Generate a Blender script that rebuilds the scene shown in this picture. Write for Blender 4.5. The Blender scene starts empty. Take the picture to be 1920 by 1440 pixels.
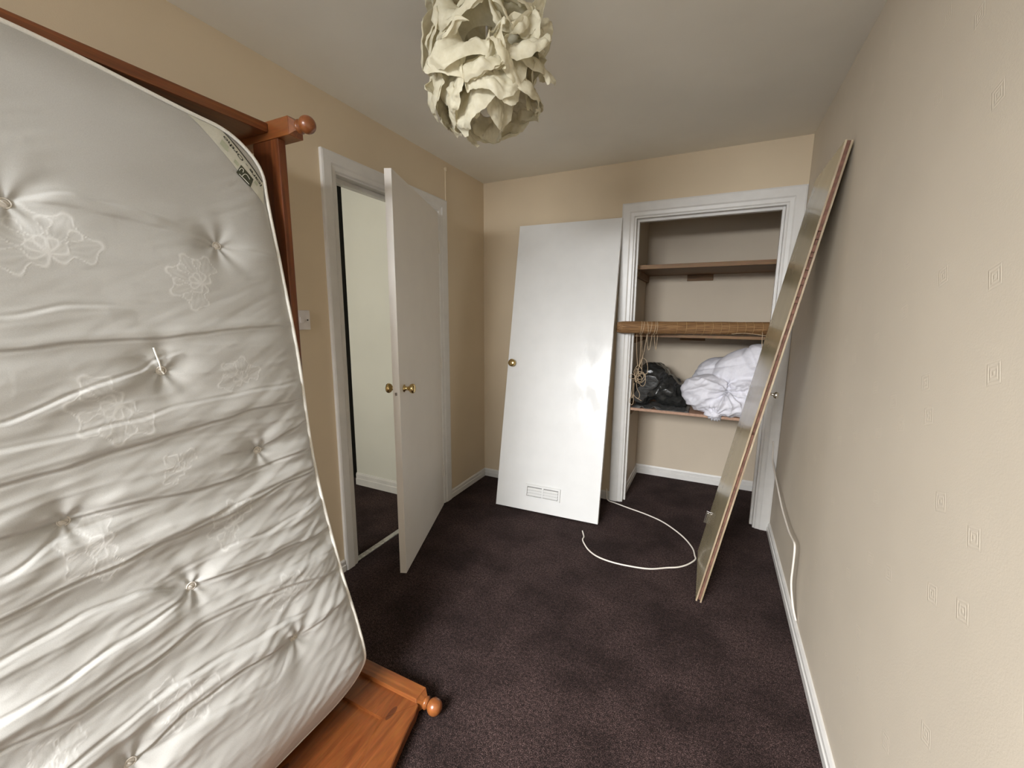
import bpy, bmesh, math, random
from mathutils import Vector, Matrix, noise
random.seed(7)
PI = math.pi
COL = bpy.context.scene.collection
SC = bpy.context.scene

# ------------------------------------------------------------------ camera
FPX = 775.3
cam = bpy.data.cameras.new('camera'); cam.sensor_width = 36; cam.lens = FPX/1920*36
cam.clip_start = 0.02
camo = bpy.data.objects.new('camera', cam); COL.objects.link(camo)
r_ = Vector((0.89983577, 0.43617729, 0.00670543)); u_ = Vector((-0.07670442, 0.14307232, 0.9867354))
f_ = Vector((-0.42943221, 0.88841414, -0.16219832))
camo.matrix_world = Matrix(((r_.x, u_.x, -f_.x, 0), (r_.y, u_.y, -f_.y, 0), (r_.z, u_.z, -f_.z, 1.3239), (0, 0, 0, 1)))
SC.camera = camo
SC.view_settings.view_transform = 'Standard'; SC.view_settings.look = 'None'
SC.view_settings.gamma = 1; SC.view_settings.use_curve_mapping = False
SC.view_settings.exposure = 1.08

# ------------------------------------------------------------------ world and daylight
w = bpy.data.worlds.new('world'); SC.world = w; w.use_nodes = True
bg = w.node_tree.nodes['Background']; bg.inputs[0].default_value = (0.80, 0.90, 1.0, 1); bg.inputs[1].default_value = 1.45

def area(name, loc, target, sx, sy, power, color):
    l = bpy.data.lights.new(name, 'AREA'); l.shape = 'RECTANGLE'; l.size = sx; l.size_y = sy
    l.energy = power; l.color = color
    o = bpy.data.objects.new(name, l); COL.objects.link(o); o.location = loc
    d = Vector(target)-Vector(loc); o.rotation_euler = d.to_track_quat('-Z', 'Y').to_euler()
    return o
# daylight through the bedroom window behind the camera, and an added fill light brightening the landing
area('window_daylight', (-1.0, -2.3, 2.65), (-0.55, 1.6, 0.4), 1.7, 1.9, 335, (0.975, 0.985, 1.0))
area('landing_fill', (-2.14, -0.35, 1.55), (-2.1, 2.2, 0.9), 0.6, 1.1, 11.5, (1.0, 1.0, 0.95))

# ------------------------------------------------------------------ constants of the room
XL, XR, YB, H = -1.650, 0.409, 2.895, 2.308
YF = -1.10                     # window wall
DY0, DY1, DZ = 1.487, 2.297, 1.985          # left doorway
CX0, CX1, CZ = -0.520, 0.330, 1.968         # cupboard opening
YK = 3.541

# ------------------------------------------------------------------ materials
def new_mat(name):
    m = bpy.data.materials.new(name); m.use_nodes = True
    nt = m.node_tree; b = nt.nodes['Principled BSDF']
    return m, nt, b
def nd(nt, t, **kw):
    n = nt.nodes.new(t)
    for k, v in kw.items(): setattr(n, k, v)
    return n
def coords(nt, scale=(1, 1, 1), rot=(0, 0, 0)):
    tc = nd(nt, 'ShaderNodeTexCoord'); mp = nd(nt, 'ShaderNodeMapping')
    mp.inputs['Scale'].default_value = scale; mp.inputs['Rotation'].default_value = rot
    nt.links.new(tc.outputs['Object'], mp.inputs['Vector']); return mp.outputs[0]
def ramp(nt, fac, stops):
    r = nd(nt, 'ShaderNodeValToRGB'); e = r.color_ramp.elements
    while len(e) < len(stops): e.new(0.5)
    for el, (p, c) in zip(e, stops): el.position = p; el.color = (*c, 1)
    nt.links.new(fac, r.inputs[0]); return r.outputs[0]
def noise_tex(nt, vec, scale, detail=4, rough=0.5):
    n = nd(nt, 'ShaderNodeTexNoise'); n.inputs['Scale'].default_value = scale
    n.inputs['Detail'].default_value = detail; n.inputs['Roughness'].default_value = rough
    nt.links.new(vec, n.inputs['Vector']); return n
def bump(nt, b, h, strength=0.2, dist=0.002, prev=None):
    n = nd(nt, 'ShaderNodeBump'); n.inputs['Strength'].default_value = strength; n.inputs['Distance'].default_value = dist
    nt.links.new(h, n.inputs['Height'])
    if prev: nt.links.new(prev, n.inputs['Normal'])
    nt.links.new(n.outputs[0], b.inputs['Normal']); return n.outputs[0]
def mix(nt, f, a, b2, mode='MIX'):
    m = nd(nt, 'ShaderNodeMix', data_type='RGBA', blend_type=mode)
    if isinstance(f, float): m.inputs[0].default_value = f
    else: nt.links.new(f, m.inputs[0])
    for i, v in ((6, a), (7, b2)):
        if isinstance(v, tuple): m.inputs[i].default_value = (*v, 1)
        else: nt.links.new(v, m.inputs[i])
    return m.outputs[2]
def mathn(nt, op, a, b2=None):
    n = nd(nt, 'ShaderNodeMath', operation=op)
    for i, v in ((0, a), (1, b2)):
        if v is None: continue
        if isinstance(v, (int, float)): n.inputs[i].default_value = v
        else: nt.links.new(v, n.inputs[i])
    return n.outputs[0]

def plain(name, col, rough=0.5, nscale=30, namt=0.06, bstr=0.1, bdist=0.001, metal=0, spec=0.5, coat=0, mscale=(1, 1, 1)):
    m, nt, b = new_mat(name)
    v = coords(nt, mscale); n = noise_tex(nt, v, nscale, 5)
    c = ramp(nt, n.outputs[0], [(0.3, tuple(x*(1-namt) for x in col)), (0.7, tuple(min(1, x*(1+namt)) for x in col))])
    nt.links.new(c, b.inputs['Base Color']); b.inputs['Roughness'].default_value = rough
    b.inputs['Metallic'].default_value = metal; b.inputs['Specular IOR Level'].default_value = spec
    b.inputs['Coat Weight'].default_value = coat
    if bstr: bump(nt, b, n.outputs[0], bstr, bdist)
    return m

def wall_mat(name, col, motif=False):
    m, nt, b = new_mat(name)
    v = coords(nt)
    n1 = noise_tex(nt, v, 2.2, 3); n2 = noise_tex(nt, v, 260, 3, 0.7)
    c = ramp(nt, n1.outputs[0], [(0.3, tuple(x*0.96 for x in col)), (0.7, tuple(min(1, x*1.03) for x in col))])
    b.inputs['Roughness'].default_value = 0.62; b.inputs['Specular IOR Level'].default_value = 0.35
    nb = bump(nt, b, n2.outputs[0], 0.25, 0.0012)
    if motif:   # small embossed square spirals scattered over the wallpaper
        v2 = coords(nt, (1, 1, 1), (0.30, 0, 0))
        vo = nd(nt, 'ShaderNodeTexVoronoi', distance='CHEBYCHEV'); vo.inputs['Scale'].default_value = 6.2
        vo.inputs['Randomness'].default_value = 0.75
        sep = nd(nt, 'ShaderNodeSeparateXYZ'); nt.links.new(v2, sep.inputs[0])
        cmb = nd(nt, 'ShaderNodeCombineXYZ'); nt.links.new(sep.outputs[1], cmb.inputs[0]); nt.links.new(sep.outputs[2], cmb.inputs[1])
        vo.voronoi_dimensions = '2D'
        nt.links.new(cmb.outputs[0], vo.inputs['Vector'])
        d = vo.outputs['Distance']
        inside = mathn(nt, 'LESS_THAN', d, 0.125)
        ring = mathn(nt, 'SINE', mathn(nt, 'MULTIPLY', d, 150.0))
        ring = mathn(nt, 'MULTIPLY', mathn(nt, 'ADD', ring, 1.0), 0.5)
        pick = mathn(nt, 'GREATER_THAN', nd_col(nt, vo.outputs['Color']), 0.22)
        msk = mathn(nt, 'MULTIPLY', mathn(nt, 'MULTIPLY', ring, inside), pick)
        c = mix(nt, mathn(nt, 'MULTIPLY', msk, 0.16), c, tuple(min(1, x*1.25) for x in col))
        bump(nt, b, msk, 0.35, 0.0015, nb)
    nt.links.new(c, b.inputs['Base Color'])
    return m
def nd_col(nt, colout):
    s = nd(nt, 'ShaderNodeSeparateColor'); nt.links.new(colout, s.inputs[0]); return s.outputs[0]

def wood(name, c1, c2, rough=0.32, axis='Z', scale=1.0, coat=0.25, knots=True):
    m, nt, b = new_mat(name)
    st = {'X': (1.2, 14, 14), 'Y': (14, 1.2, 14), 'Z': (14, 14, 1.2)}[axis]
    st = tuple(s*scale for s in st)
    v = coords(nt, st)
    n = noise_tex(nt, v, 2.4, 6, 0.6); n.inputs['Distortion'].default_value = 1.1
    fine = noise_tex(nt, coords(nt, tuple(s*6 for s in st)), 4, 3, 0.6)
    c = ramp(nt, n.outputs[0], [(0.30, c1), (0.52, tuple((a+b_)/2 for a, b_ in zip(c1, c2))), (0.68, c2)])
    c = mix(nt, 0.30, c, fine.outputs['Color'], 'OVERLAY')
    if knots:
        vo = nd(nt, 'ShaderNodeTexVoronoi'); vo.inputs['Scale'].default_value = 1.0
        kv = {'X': (4.2, 12, 12), 'Y': (12, 4.2, 12), 'Z': (12, 12, 4.2)}[axis]
        nt.links.new(coords(nt, kv), vo.inputs['Vector'])
        k = mathn(nt, 'LESS_THAN', vo.outputs['Distance'], 0.14)
        c = mix(nt, mathn(nt, 'MULTIPLY', k, 0.75), c, (0.05, 0.012, 0.004))
    nt.links.new(c, b.inputs['Base Color']); b.inputs['Roughness'].default_value = rough
    b.inputs['Coat Weight'].default_value = coat; b.inputs['Coat Roughness'].default_value = 0.15
    bump(nt, b, fine.outputs[0], 0.12, 0.0006)
    return m

def carpet_mat():
    m, nt, b = new_mat('carpet')
    v = coords(nt)
    big = noise_tex(nt, v, 3.2, 4, 0.6); mid = noise_tex(nt, v, 90, 3, 0.7); fine = noise_tex(nt, v, 330, 2, 0.85)
    c1 = ramp(nt, fine.outputs[0], [(0.40, (0.007, 0.0033, 0.0030)), (0.53, (0.055, 0.031, 0.028)), (0.66, (0.26, 0.178, 0.165))])
    c2 = ramp(nt, mid.outputs[0], [(0.36, (0.30, 0.30, 0.30)), (0.62, (1.15, 1.15, 1.15))])
    c = mix(nt, 1.0, c1, c2, 'MULTIPLY')
    c3 = ramp(nt, big.outputs[0], [(0.38, (0.42, 0.39, 0.38)), (0.60, (1.0, 1.0, 1.0))])
    c = mix(nt, 1.0, c, c3, 'MULTIPLY')
    nt.links.new(c, b.inputs['Base Color']); b.inputs['Roughness'].default_value = 0.95
    b.inputs['Specular IOR Level'].default_value = 0.1
    b.inputs['Sheen Weight'].default_value = 0.08; b.inputs['Sheen Roughness'].default_value = 0.6
    b.inputs['Sheen Tint'].default_value = (0.5, 0.40, 0.38, 1)
    nb = bump(nt, b, fine.outputs[0], 0.9, 0.004); bump(nt, b, mid.outputs[0], 0.6, 0.006, nb)
    return m

def gloss_white():
    m, nt, b = new_mat('worn satin white paint')
    v = coords(nt)
    n1 = noise_tex(nt, coords(nt, (1, 1, 0.5)), 9, 6, 0.65); n2 = noise_tex(nt, v, 8, 4)
    col = ramp(nt, n2.outputs[0], [(0.3, (0.735, 0.73, 0.71)), (0.7, (0.77, 0.765, 0.745))])
    # scuffed patch towards the hinge edge, in door coordinates
    tc = nd(nt, 'ShaderNodeTexCoord'); sep = nd(nt, 'ShaderNodeSeparateXYZ'); nt.links.new(tc.outputs['Object'], sep.inputs[0])
    dx = mathn(nt, 'MULTIPLY', mathn(nt, 'SUBTRACT', sep.outputs[0], 0.62), 5.5)
    dz = mathn(nt, 'MULTIPLY', mathn(nt, 'SUBTRACT', sep.outputs[2], 0.88), 2.4)
    rr = mathn(nt, 'ADD', mathn(nt, 'MULTIPLY', dx, dx), mathn(nt, 'MULTIPLY', dz, dz))
    patch = mathn(nt, 'SUBTRACT', 1.0, mathn(nt, 'MINIMUM', rr, 1.0))
    sc = ramp(nt, n1.outputs[0], [(0.44, (0, 0, 0)), (0.60, (1, 1, 1))])
    pm = mathn(nt, 'MULTIPLY', patch, nd_col(nt, sc))
    col = mix(nt, mathn(nt, 'MULTIPLY', pm, 0.5), col, (0.58, 0.57, 0.55))
    nt.links.new(col, b.inputs['Base Color'])
    r = mathn(nt, 'SUBTRACT', 0.40, mathn(nt, 'MULTIPLY', mathn(nt, 'MULTIPLY', patch, mathn(nt, 'SUBTRACT', 1.0, nd_col(nt, sc))), 0.26))
    nt.links.new(r, b.inputs['Roughness'])
    bump(nt, b, n1.outputs[0], 0.03, 0.002)
    return m

def mattress_mat():
    m, nt, b = new_mat('damask ticking')
    at = nd(nt, 'ShaderNodeAttribute', attribute_name='damask')
    v = coords(nt); weave = noise_tex(nt, coords(nt, (1, 3, 1)), 420, 2, 0.6)
    base = ramp(nt, weave.outputs[0], [(0.3, (0.44, 0.428, 0.40)), (0.7, (0.51, 0.498, 0.468))])
    c = mix(nt, mathn(nt, 'MULTIPLY', at.outputs['Fac'], 0.55), base, (0.78, 0.77, 0.74))
    nt.links.new(c, b.inputs['Base Color'])
    nt.links.new(mathn(nt, 'SUBTRACT', 0.42, mathn(nt, 'MULTIPLY', at.outputs['Fac'], 0.14)), b.inputs['Roughness'])
    b.inputs['Specular IOR Level'].default_value = 0.65
    b.inputs['Sheen Weight'].default_value = 0.15; b.inputs['Anisotropic'].default_value = 0.4
    nb = bump(nt, b, weave.outputs[0], 0.12, 0.0006)
    bump(nt, b, at.outputs['Fac'], 0.3, 0.001, nb)
    return m

def paper_mat():
    m, nt, b = new_mat('crumpled cream paper')
    v = coords(nt); n = noise_tex(nt, v, 60, 5)
    c = ramp(nt, n.outputs[0], [(0.3, (0.74, 0.68, 0.50)), (0.7, (0.84, 0.79, 0.62))])
    nt.links.new(c, b.inputs['Base Color']); b.inputs['Roughness'].default_value = 0.65
    nbo = bump(nt, b, n.outputs[0], 0.35, 0.003)
    tr = nd(nt, 'ShaderNodeBsdfTranslucent'); nt.links.new(c, tr.inputs[0])
    mx = nd(nt, 'ShaderNodeMixShader'); mx.inputs[0].default_value = 0.30
    out = nt.nodes['Material Output']
    nt.links.new(b.outputs[0], mx.inputs[1]); nt.links.new(tr.outputs[0], mx.inputs[2]); nt.links.new(mx.outputs[0], out.inputs[0])
    return m

def film_mat(name, col, alpha):
    m, nt, b = new_mat(name)
    v = coords(nt); n = noise_tex(nt, v, 28, 5, 0.6)
    c = ramp(nt, n.outputs[0], [(0.35, tuple(x*0.7 for x in col)), (0.65, tuple(x*1.3 for x in col))])
    nt.links.new(c, b.inputs['Base Color'])
    b.inputs['Roughness'].default_value = 0.24; b.inputs['Alpha'].default_value = alpha
    bump(nt, b, n.outputs[0], 0.5, 0.006)
    return m

M = {}
M['cream'] = wall_mat('cream emulsion', (0.68, 0.56, 0.395))
M['wallpaper'] = wall_mat('embossed wallpaper', (0.68, 0.60, 0.485), True)
M['ceiling'] = wall_mat('ceiling emulsion', (0.86, 0.82, 0.73))
M['hall'] = wall_mat('landing emulsion', (0.74, 0.73, 0.65))
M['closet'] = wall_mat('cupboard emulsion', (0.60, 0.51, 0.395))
M['white'] = plain('white gloss paint', (0.72, 0.70, 0.665), 0.33, 14, 0.04, 0.12, 0.001)
M['doorwhite'] = plain('white door paint', (0.74, 0.70, 0.64), 0.38, 6, 0.02, 0.03, 0.001)
M['loosewhite'] = gloss_white()
M['carpet'] = carpet_mat()
M['brass'] = plain('polished brass', (0.62, 0.47, 0.22), 0.2, 20, 0.1, 0, 0, 1.0)
M['chrome'] = plain('tarnished chrome', (0.6, 0.58, 0.55), 0.25, 20, 0.1, 0, 0, 1.0)
M['dark'] = plain('dark landing panel', (0.018, 0.016, 0.011), 0.7, 12, 0.3)
M['black'] = plain('black void', (0.01, 0.01, 0.01), 0.8)
M['pine_z'] = wood('antique pine upright grain', (0.085, 0.022, 0.008), (0.20, 0.060, 0.018), axis='Z')
M['pine_y'] = wood('antique pine cross grain', (0.105, 0.026, 0.006), (0.225, 0.070, 0.017), axis='Y')
M['pine_x'] = wood('antique pine post grain', (0.150, 0.042, 0.011), (0.280, 0.092, 0.024), axis='X', knots=False)
M['shelfwood'] = wood('rough shelf timber', (0.13, 0.062, 0.022), (0.25, 0.135, 0.052), 0.6, 'X', 1, 0, False)
M['shelfedge'] = plain('bare chipboard shelf', (0.40, 0.24, 0.16), 0.6, 60, 0.15)
M['fabric'] = mattress_mat()
M['piping'] = plain('cream piping', (0.80, 0.77, 0.70), 0.5, 300, 0.06, 0.2)
M['tuft'] = plain('tuft felt', (0.62, 0.57, 0.50), 0.8, 200, 0.15)
M['label'] = plain('label cloth', (0.68, 0.67, 0.58), 0.5, 200, 0.04)
M['ink'] = plain('label ink', (0.02, 0.022, 0.015), 0.6)
M['greenink'] = plain('dark green label ink', (0.06, 0.065, 0.04), 0.6)
M['paleink'] = plain('pale green label ink', (0.50, 0.53, 0.40), 0.6)
M['paper'] = paper_mat()
M['cable'] = plain('white cable sheath', (0.80, 0.74, 0.66), 0.35)
M['cord'] = plain('natural cotton cord', (0.50, 0.38, 0.25), 0.8, 300, 0.15)
M['blindcord'] = plain('blind binding thread', (0.45, 0.29, 0.13), 0.8)
M['plastic'] = plain('white plastic', (0.74, 0.70, 0.68), 0.3)
M['duvet'] = plain('white cotton duvet', (0.74, 0.73, 0.78), 0.75, 160, 0.03, 0.1)
M['bag'] = film_mat('black bin bag film', (0.028, 0.028, 0.026), 1.0)
M['void'] = plain('painted vent shade', (0.22, 0.21, 0.20), 0.8)  # grey that paints in the shade of the louvre gaps
M['sheet'] = film_mat('grey plastic film', (0.14, 0.14, 0.135), 1.0)
M['skin'] = plain('varnished ply door skin', (0.40, 0.34, 0.21), 0.20, 6, 0.06, 0.03, 0.002, coat=0.15)
M['core'] = plain('split door core', (0.16, 0.075, 0.05), 0.8, 40, 0.35)
M['rawedge'] = wood('raw door edge', (0.22, 0.155, 0.09), (0.50, 0.40, 0.27), 0.5, 'Z', 1.5, 0, False)
M['threshold'] = plain('worn aluminium threshold', (0.55, 0.53, 0.50), 0.4, 60, 0.3, 0.3, 0.001, 0.6)
M['glass'] = plain('bulb glass', (0.85, 0.85, 0.82), 0.08)

def blind_mat():
    m, nt, b = new_mat('split bamboo')
    n = noise_tex(nt, coords(nt, (3, 130, 130)), 3, 4, 0.6)
    c = ramp(nt, n.outputs[0], [(0.34, (0.10, 0.045, 0.015)), (0.5, (0.25, 0.13, 0.05)), (0.66, (0.36, 0.21, 0.09))])
    nt.links.new(c, b.inputs['Base Color']); b.inputs['Roughness'].default_value = 0.6
    bump(nt, b, n.outputs[0], 0.5, 0.002); return m
M['bamboo'] = blind_mat()

# ------------------------------------------------------------------ builders
def tag(o, label=None, cat=None, group=None, kind=None):
    if label: o['label'] = label
    if cat: o['category'] = cat
    if group: o['group'] = group
    if kind: o['kind'] = kind
    return o
def worigin(o):
    v = Vector((0, 0, 0))
    while o: v += o.location; o = o.parent
    return v
def thing(name, label, cat, loc, group=None):
    o = bpy.data.objects.new(name, None); COL.objects.link(o); o.location = loc; o.empty_display_size = 0.05
    return tag(o, label, cat, group)
def obj(name, bm, mat, parent=None, origin=None, smooth=False, angle=None):
    """Link bm (world coordinates) as one mesh object."""
    me = bpy.data.meshes.new(name)
    off = worigin(parent) if parent else (Vector(origin) if origin else Vector((0, 0, 0)))
    if off.length: bmesh.ops.translate(bm, verts=bm.verts, vec=-off)
    bmesh.ops.recalc_face_normals(bm, faces=bm.faces)
    bm.to_mesh(me); bm.free()
    for mt in (mat if isinstance(mat, list) else [mat]): me.materials.append(mt)
    o = bpy.data.objects.new(name, me); COL.objects.link(o)
    if parent: o.parent = parent
    else: o.location = off
    if smooth:
        for p in me.polygons: p.use_smooth = True
    return o
def structure(name, bm, mat, label, parent=None, **k):
    o = obj(name, bm, mat, parent, **k); o['kind'] = 'structure'
    if not parent: o['label'] = label
    return o
def add_box(bm, x0, x1, y0, y1, z0, z1, bev=0, mtx=None, mi=0):
    vs = [bm.verts.new((x, y, z)) for x in (x0, x1) for y in (y0, y1) for z in (z0, z1)]
    fs = [bm.faces.new([vs[i] for i in f]) for f in ((0, 1, 3, 2), (4, 6, 7, 5), (0, 4, 5, 1), (2, 3, 7, 6), (0, 2, 6, 4), (1, 5, 7, 3))]
    for f in fs: f.material_index = mi
    if bev:
        es = list({e for f in fs for e in f.edges})
        r = bmesh.ops.bevel(bm, geom=es, offset=bev, segments=2, affect='EDGES', profile=0.6)
        vs = list({v for f in r['faces'] for v in f.verts} | {v for v in vs if v.is_valid})
    if mtx is not None:
        vv = [v for v in vs if v.is_valid]
        bmesh.ops.transform(bm, matrix=mtx, verts=vv)
    return bm
def BX(*a, **k): return add_box(bmesh.new(), *a, **k)
def smooth_path(pts, n=8):
    pts = [Vector(p) for p in pts]; out = []
    for i in range(len(pts)-1):
        p0 = pts[max(i-1, 0)]; p1 = pts[i]; p2 = pts[i+1]; p3 = pts[min(i+2, len(pts)-1)]
        for k in range(n):
            t = k/n
            out.append(0.5*((2*p1)+(-p0+p2)*t+(2*p0-5*p1+4*p2-p3)*t*t+(-p0+3*p1-3*p2+p3)*t**3))
    out.append(pts[-1]); return out
def add_tube(bm, pts, r, seg=8, closed=False, cap=True):
    pts = [Vector(p) for p in pts]; n = len(pts); rings = []
    up = Vector((0.3, 0.2, 1)).normalized()
    for i, p in enumerate(pts):
        if closed: t = pts[(i+1) % n]-pts[i-1]
        else: t = pts[min(i+1, n-1)]-pts[max(i-1, 0)]
        t.normalize()
        s = up-t*up.dot(t)
        if s.length < 1e-3: s = t.orthogonal()
        s.normalize(); up = s; b = t.cross(s)
        rr = r[i] if isinstance(r, (list, tuple)) else r
        rings.append([bm.verts.new(p+(s*math.cos(a)+b*math.sin(a))*rr) for a in [2*PI*k/seg for k in range(seg)]])
    m = n if closed else n-1
    for i in range(m):
        A, B = rings[i], rings[(i+1) % n]
        for k in range(seg): bm.faces.new((A[k], A[(k+1) % seg], B[(k+1) % seg], B[k]))
    if cap and not closed:
        bm.faces.new(rings[0][::-1]); bm.faces.new(rings[-1])
    return bm
def add_lathe(bm, prof, origin, axis, seg=24):
    """prof = [(distance along axis, radius)]"""
    axis = Vector(axis).normalized(); s = axis.orthogonal().normalized(); b = axis.cross(s); o = Vector(origin)
    rings = []
    for d, r in prof:
        rings.append([bm.verts.new(o+axis*d+(s*math.cos(2*PI*k/seg)+b*math.sin(2*PI*k/seg))*max(r, 1e-4)) for k in range(seg)])
    for A, B in zip(rings, rings[1:]):
        for k in range(seg): bm.faces.new((A[k], A[(k+1) % seg], B[(k+1) % seg], B[k]))
    bm.faces.new(rings[0][::-1]); bm.faces.new(rings[-1])
    return bm
def add_prism(bm, poly, z0, z1):
    lo = [bm.verts.new((x, y, z0)) for x, y in poly]; hi = [bm.verts.new((x, y, z1)) for x, y in poly]
    n = len(poly)
    bm.faces.new(lo[::-1]); bm.faces.new(hi)
    for i in range(n): bm.faces.new((lo[i], lo[(i+1) % n], hi[(i+1) % n], hi[i]))
    return bm
def strip_profile(bm, path_a, path_b): pass

# ------------------------------------------------------------------ the room shell
T = 0.11
structure('floor', BX(-3.0, XR+0.3, YF-0.2, YK+0.12, -0.1, 0), M['carpet'], 'dark brown purple carpet covering the bedroom, landing and cupboard floor')
structure('ceiling', BX(-3.0, XR+0.3, YF-0.2, YK+0.12, H, H+0.1), M['ceiling'], 'plain off-white painted ceiling')
bm = bmesh.new()
add_box(bm, XL-T, XL, YF-0.1, DY0, 0, H); add_box(bm, XL-T, XL, DY1, YB, 0, H); add_box(bm, XL-T, XL, DY0, DY1, DZ, H)
structure('wall_left', bm, M['cream'], 'cream painted wall with the open doorway')
bm = bmesh.new()
add_box(bm, XL-T, CX0, YB, YB+T, 0, H); add_box(bm, CX1, XR, YB, YB+T, 0, H); add_box(bm, CX0, CX1, YB, YB+T, CZ, H)
structure('wall_back', bm, M['cream'], 'cream painted end wall around the cupboard opening')
structure('wall_right', BX(XR, XR+T, YF-0.1, YK+0.1, 0, H), M['wallpaper'], 'pale wallpapered wall with small embossed square motifs')
# window wall behind the camera
WX0, WX1, WZ0, WZ1 = -1.42, -0.02, 0.92, 2.14
bm = bmesh.new()
add_box(bm, XL-T, WX0, YF-0.1, YF, 0, H); add_box(bm, WX1, XR+T, YF-0.1, YF, 0, H)
add_box(bm, WX0, WX1, YF-0.1, YF, 0, WZ0); add_box(bm, WX0, WX1, YF-0.1, YF, WZ1, H)
structure('wall_front', bm, M['cream'], 'cream wall with the window, behind the viewer')
bm = bmesh.new()
for a in ((WX0, WX0+0.05, WZ0, WZ1), (WX1-0.05, WX1, WZ0, WZ1), (WX0, WX1, WZ0, WZ0+0.05), (WX0, WX1, WZ1-0.05, WZ1), (-0.745, -0.695, WZ0, WZ1)):
    add_box(bm, a[0], a[1], YF-0.08, YF-0.03, a[2], a[3])
structure('window_1', bm, M['white'], 'white window frame behind the viewer')
# cupboard interior
bm = bmesh.new()
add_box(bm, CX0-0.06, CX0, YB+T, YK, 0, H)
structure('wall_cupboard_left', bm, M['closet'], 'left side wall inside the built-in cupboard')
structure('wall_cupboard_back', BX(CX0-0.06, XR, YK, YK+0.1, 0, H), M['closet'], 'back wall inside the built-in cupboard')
# landing
structure('wall_landing_end', BX(-2.458, XL-T, 2.275, 2.275+T, 0, H), M['hall'], 'pale green-white landing wall seen through the doorway')
bm = bmesh.new()
add_box(bm, -2.72, -2.60, YF, 1.3, 0, H); add_box(bm, -2.72, -2.60, 2.36, 2.5, 0, H); add_box(bm, -2.72, -2.6, 1.3, 2.36, 2.02, H)
structure('wall_landing_left', bm, M['hall'], 'far side wall of the landing')
structure('wall_landing_front', BX(-2.72, XL-T, YF-0.1, YF, 0, H), M['hall'], 'near end wall of the landing')
structure('wall_sky_stop', BX(-3.0, XL-T, 2.5, 2.6, 0, H), M['hall'], 'added wall stopping sky light behind the landing, hidden from view')  # unseen wall added to keep sky light from leaking in
structure('door_3', BX(-2.62, -2.575, 1.32, 2.46, 0.0, H-0.01), M['dark'], 'dark panel filling the strip at the left end of the landing wall')  # plain dark panel, full height, filling the strip beyond the landing wall

# skirting boards: profile = vertical board with a sloped cap
def skirt(bm, p0, p1, nrm, h, t=0.014):
    p0 = Vector((*p0, 0)); p1 = Vector((*p1, 0)); n = Vector((*nrm, 0))
    prof = [(0, 0), (t, 0), (t, h*0.52), (t*0.72, h*0.56), (t*0.72, h*0.86), (t*0.35, h), (0, h)]
    A = [bm.verts.new(p0+n*a+Vector((0, 0, z))) for a, z in prof]; B = [bm.verts.new(p1+n*a+Vector((0, 0, z))) for a, z in prof]
    k = len(prof); bm.faces.new(A[::-1]); bm.faces.new(B)
    for i in range(k): bm.faces.new((A[i], A[(i+1) % k], B[(i+1) % k], B[i]))
    return bm
bm = bmesh.new(); skirt(bm, (XL, DY1+0.08), (XL, YB), (1, 0), 0.062); skirt(bm, (XL, YF), (XL, DY0-0.08), (1, 0), 0.062)
structure('baseboard_left', bm, M['white'], 'white skirting board along the left wall')
structure('baseboard_back', skirt(bmesh.new(), (XL, YB), (-0.60, YB), (0, -1), 0.062), M['white'], 'white skirting board under the back wall')
structure('baseboard_right', skirt(bmesh.new(), (XR, YF), (XR, YB-0.015), (-1, 0), 0.056, 0.016), M['white'], 'white skirting board along the right wall')
bm = bmesh.new(); skirt(bm, (CX0, YK), (XR, YK), (0, -1), 0.078); skirt(bm, (CX0, YB+T+0.002), (CX0, YK), (1, 0), 0.07); skirt(bm, (XR, YB+T+0.002), (XR, YK), (-1, 0), 0.07)
structure('baseboard_cupboard', bm, M['white'], 'white skirting board inside the cupboard')
structure('baseboard_landing', skirt(bmesh.new(), (-2.458, 2.275), (XL-T, 2.275), (0, -1), 0.095, 0.016), M['white'], 'white skirting board on the landing')

# door frames: architrave with stepped profile, lining and stop
def arch_piece(bm, a0, a1, inner0, inner1, place):
    """quad bar with bevelled face between outer line a0-a1 and inner line inner0-inner1; place(u, v, d) -> world"""
    prof = [(0.0, 0.0), (0.0, 0.015), (0.10, 0.018), (0.62, 0.018), (0.72, 0.013), (0.94, 0.012), (1.0, 0.008), (1.0, 0.0)]
    def ring(o, i): return [bm.verts.new(place(o[0]+(i[0]-o[0])*s, o[1]+(i[1]-o[1])*s, d)) for s, d in prof]
    A, B = ring(a0, inner0), ring(a1, inner1); k = len(prof)
    bm.faces.new(A[::-1]); bm.faces.new(B)
    for i in range(k): bm.faces.new((A[i], A[(i+1) % k], B[(i+1) % k], B[i]))
def architrave(u0, u1, v, o0, o1, ov, place):
    bm = bmesh.new()
    arch_piece(bm, (o0, 0), (o0, ov), (u0, 0), (u0, v), place)
    arch_piece(bm, (o0, ov), (o1, ov), (u0, v), (u1, v), place)
    arch_piece(bm, (o1, 0), (o1, ov), (u1, 0), (u1, v), place)
    return bm
plL = lambda u, v, d: Vector((XL+d, u, v))
t1 = thing('trim_1', 'white painted architrave and lining around the open doorway', 'door frame', (XL, DY0, 0)); t1['kind'] = 'structure'
del t1['category']
structure('architrave', architrave(DY0+0.004, DY1-0.004, DZ-0.004, DY0-0.075, DY1+0.088, 2.062, plL), M['white'], '', t1)
bm = bmesh.new()
add_box(bm, XL-T, XL+0.004, DY0, DY0+0.012, 0, DZ); add_box(bm, XL-T, XL+0.004, DY1-0.012, DY1, 0, DZ); add_box(bm, XL-T, XL+0.004, DY0+0.012, DY1-0.012, DZ-0.012, DZ)
structure('lining', bm, M['white'], '', t1)
bm = bmesh.new()
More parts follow.
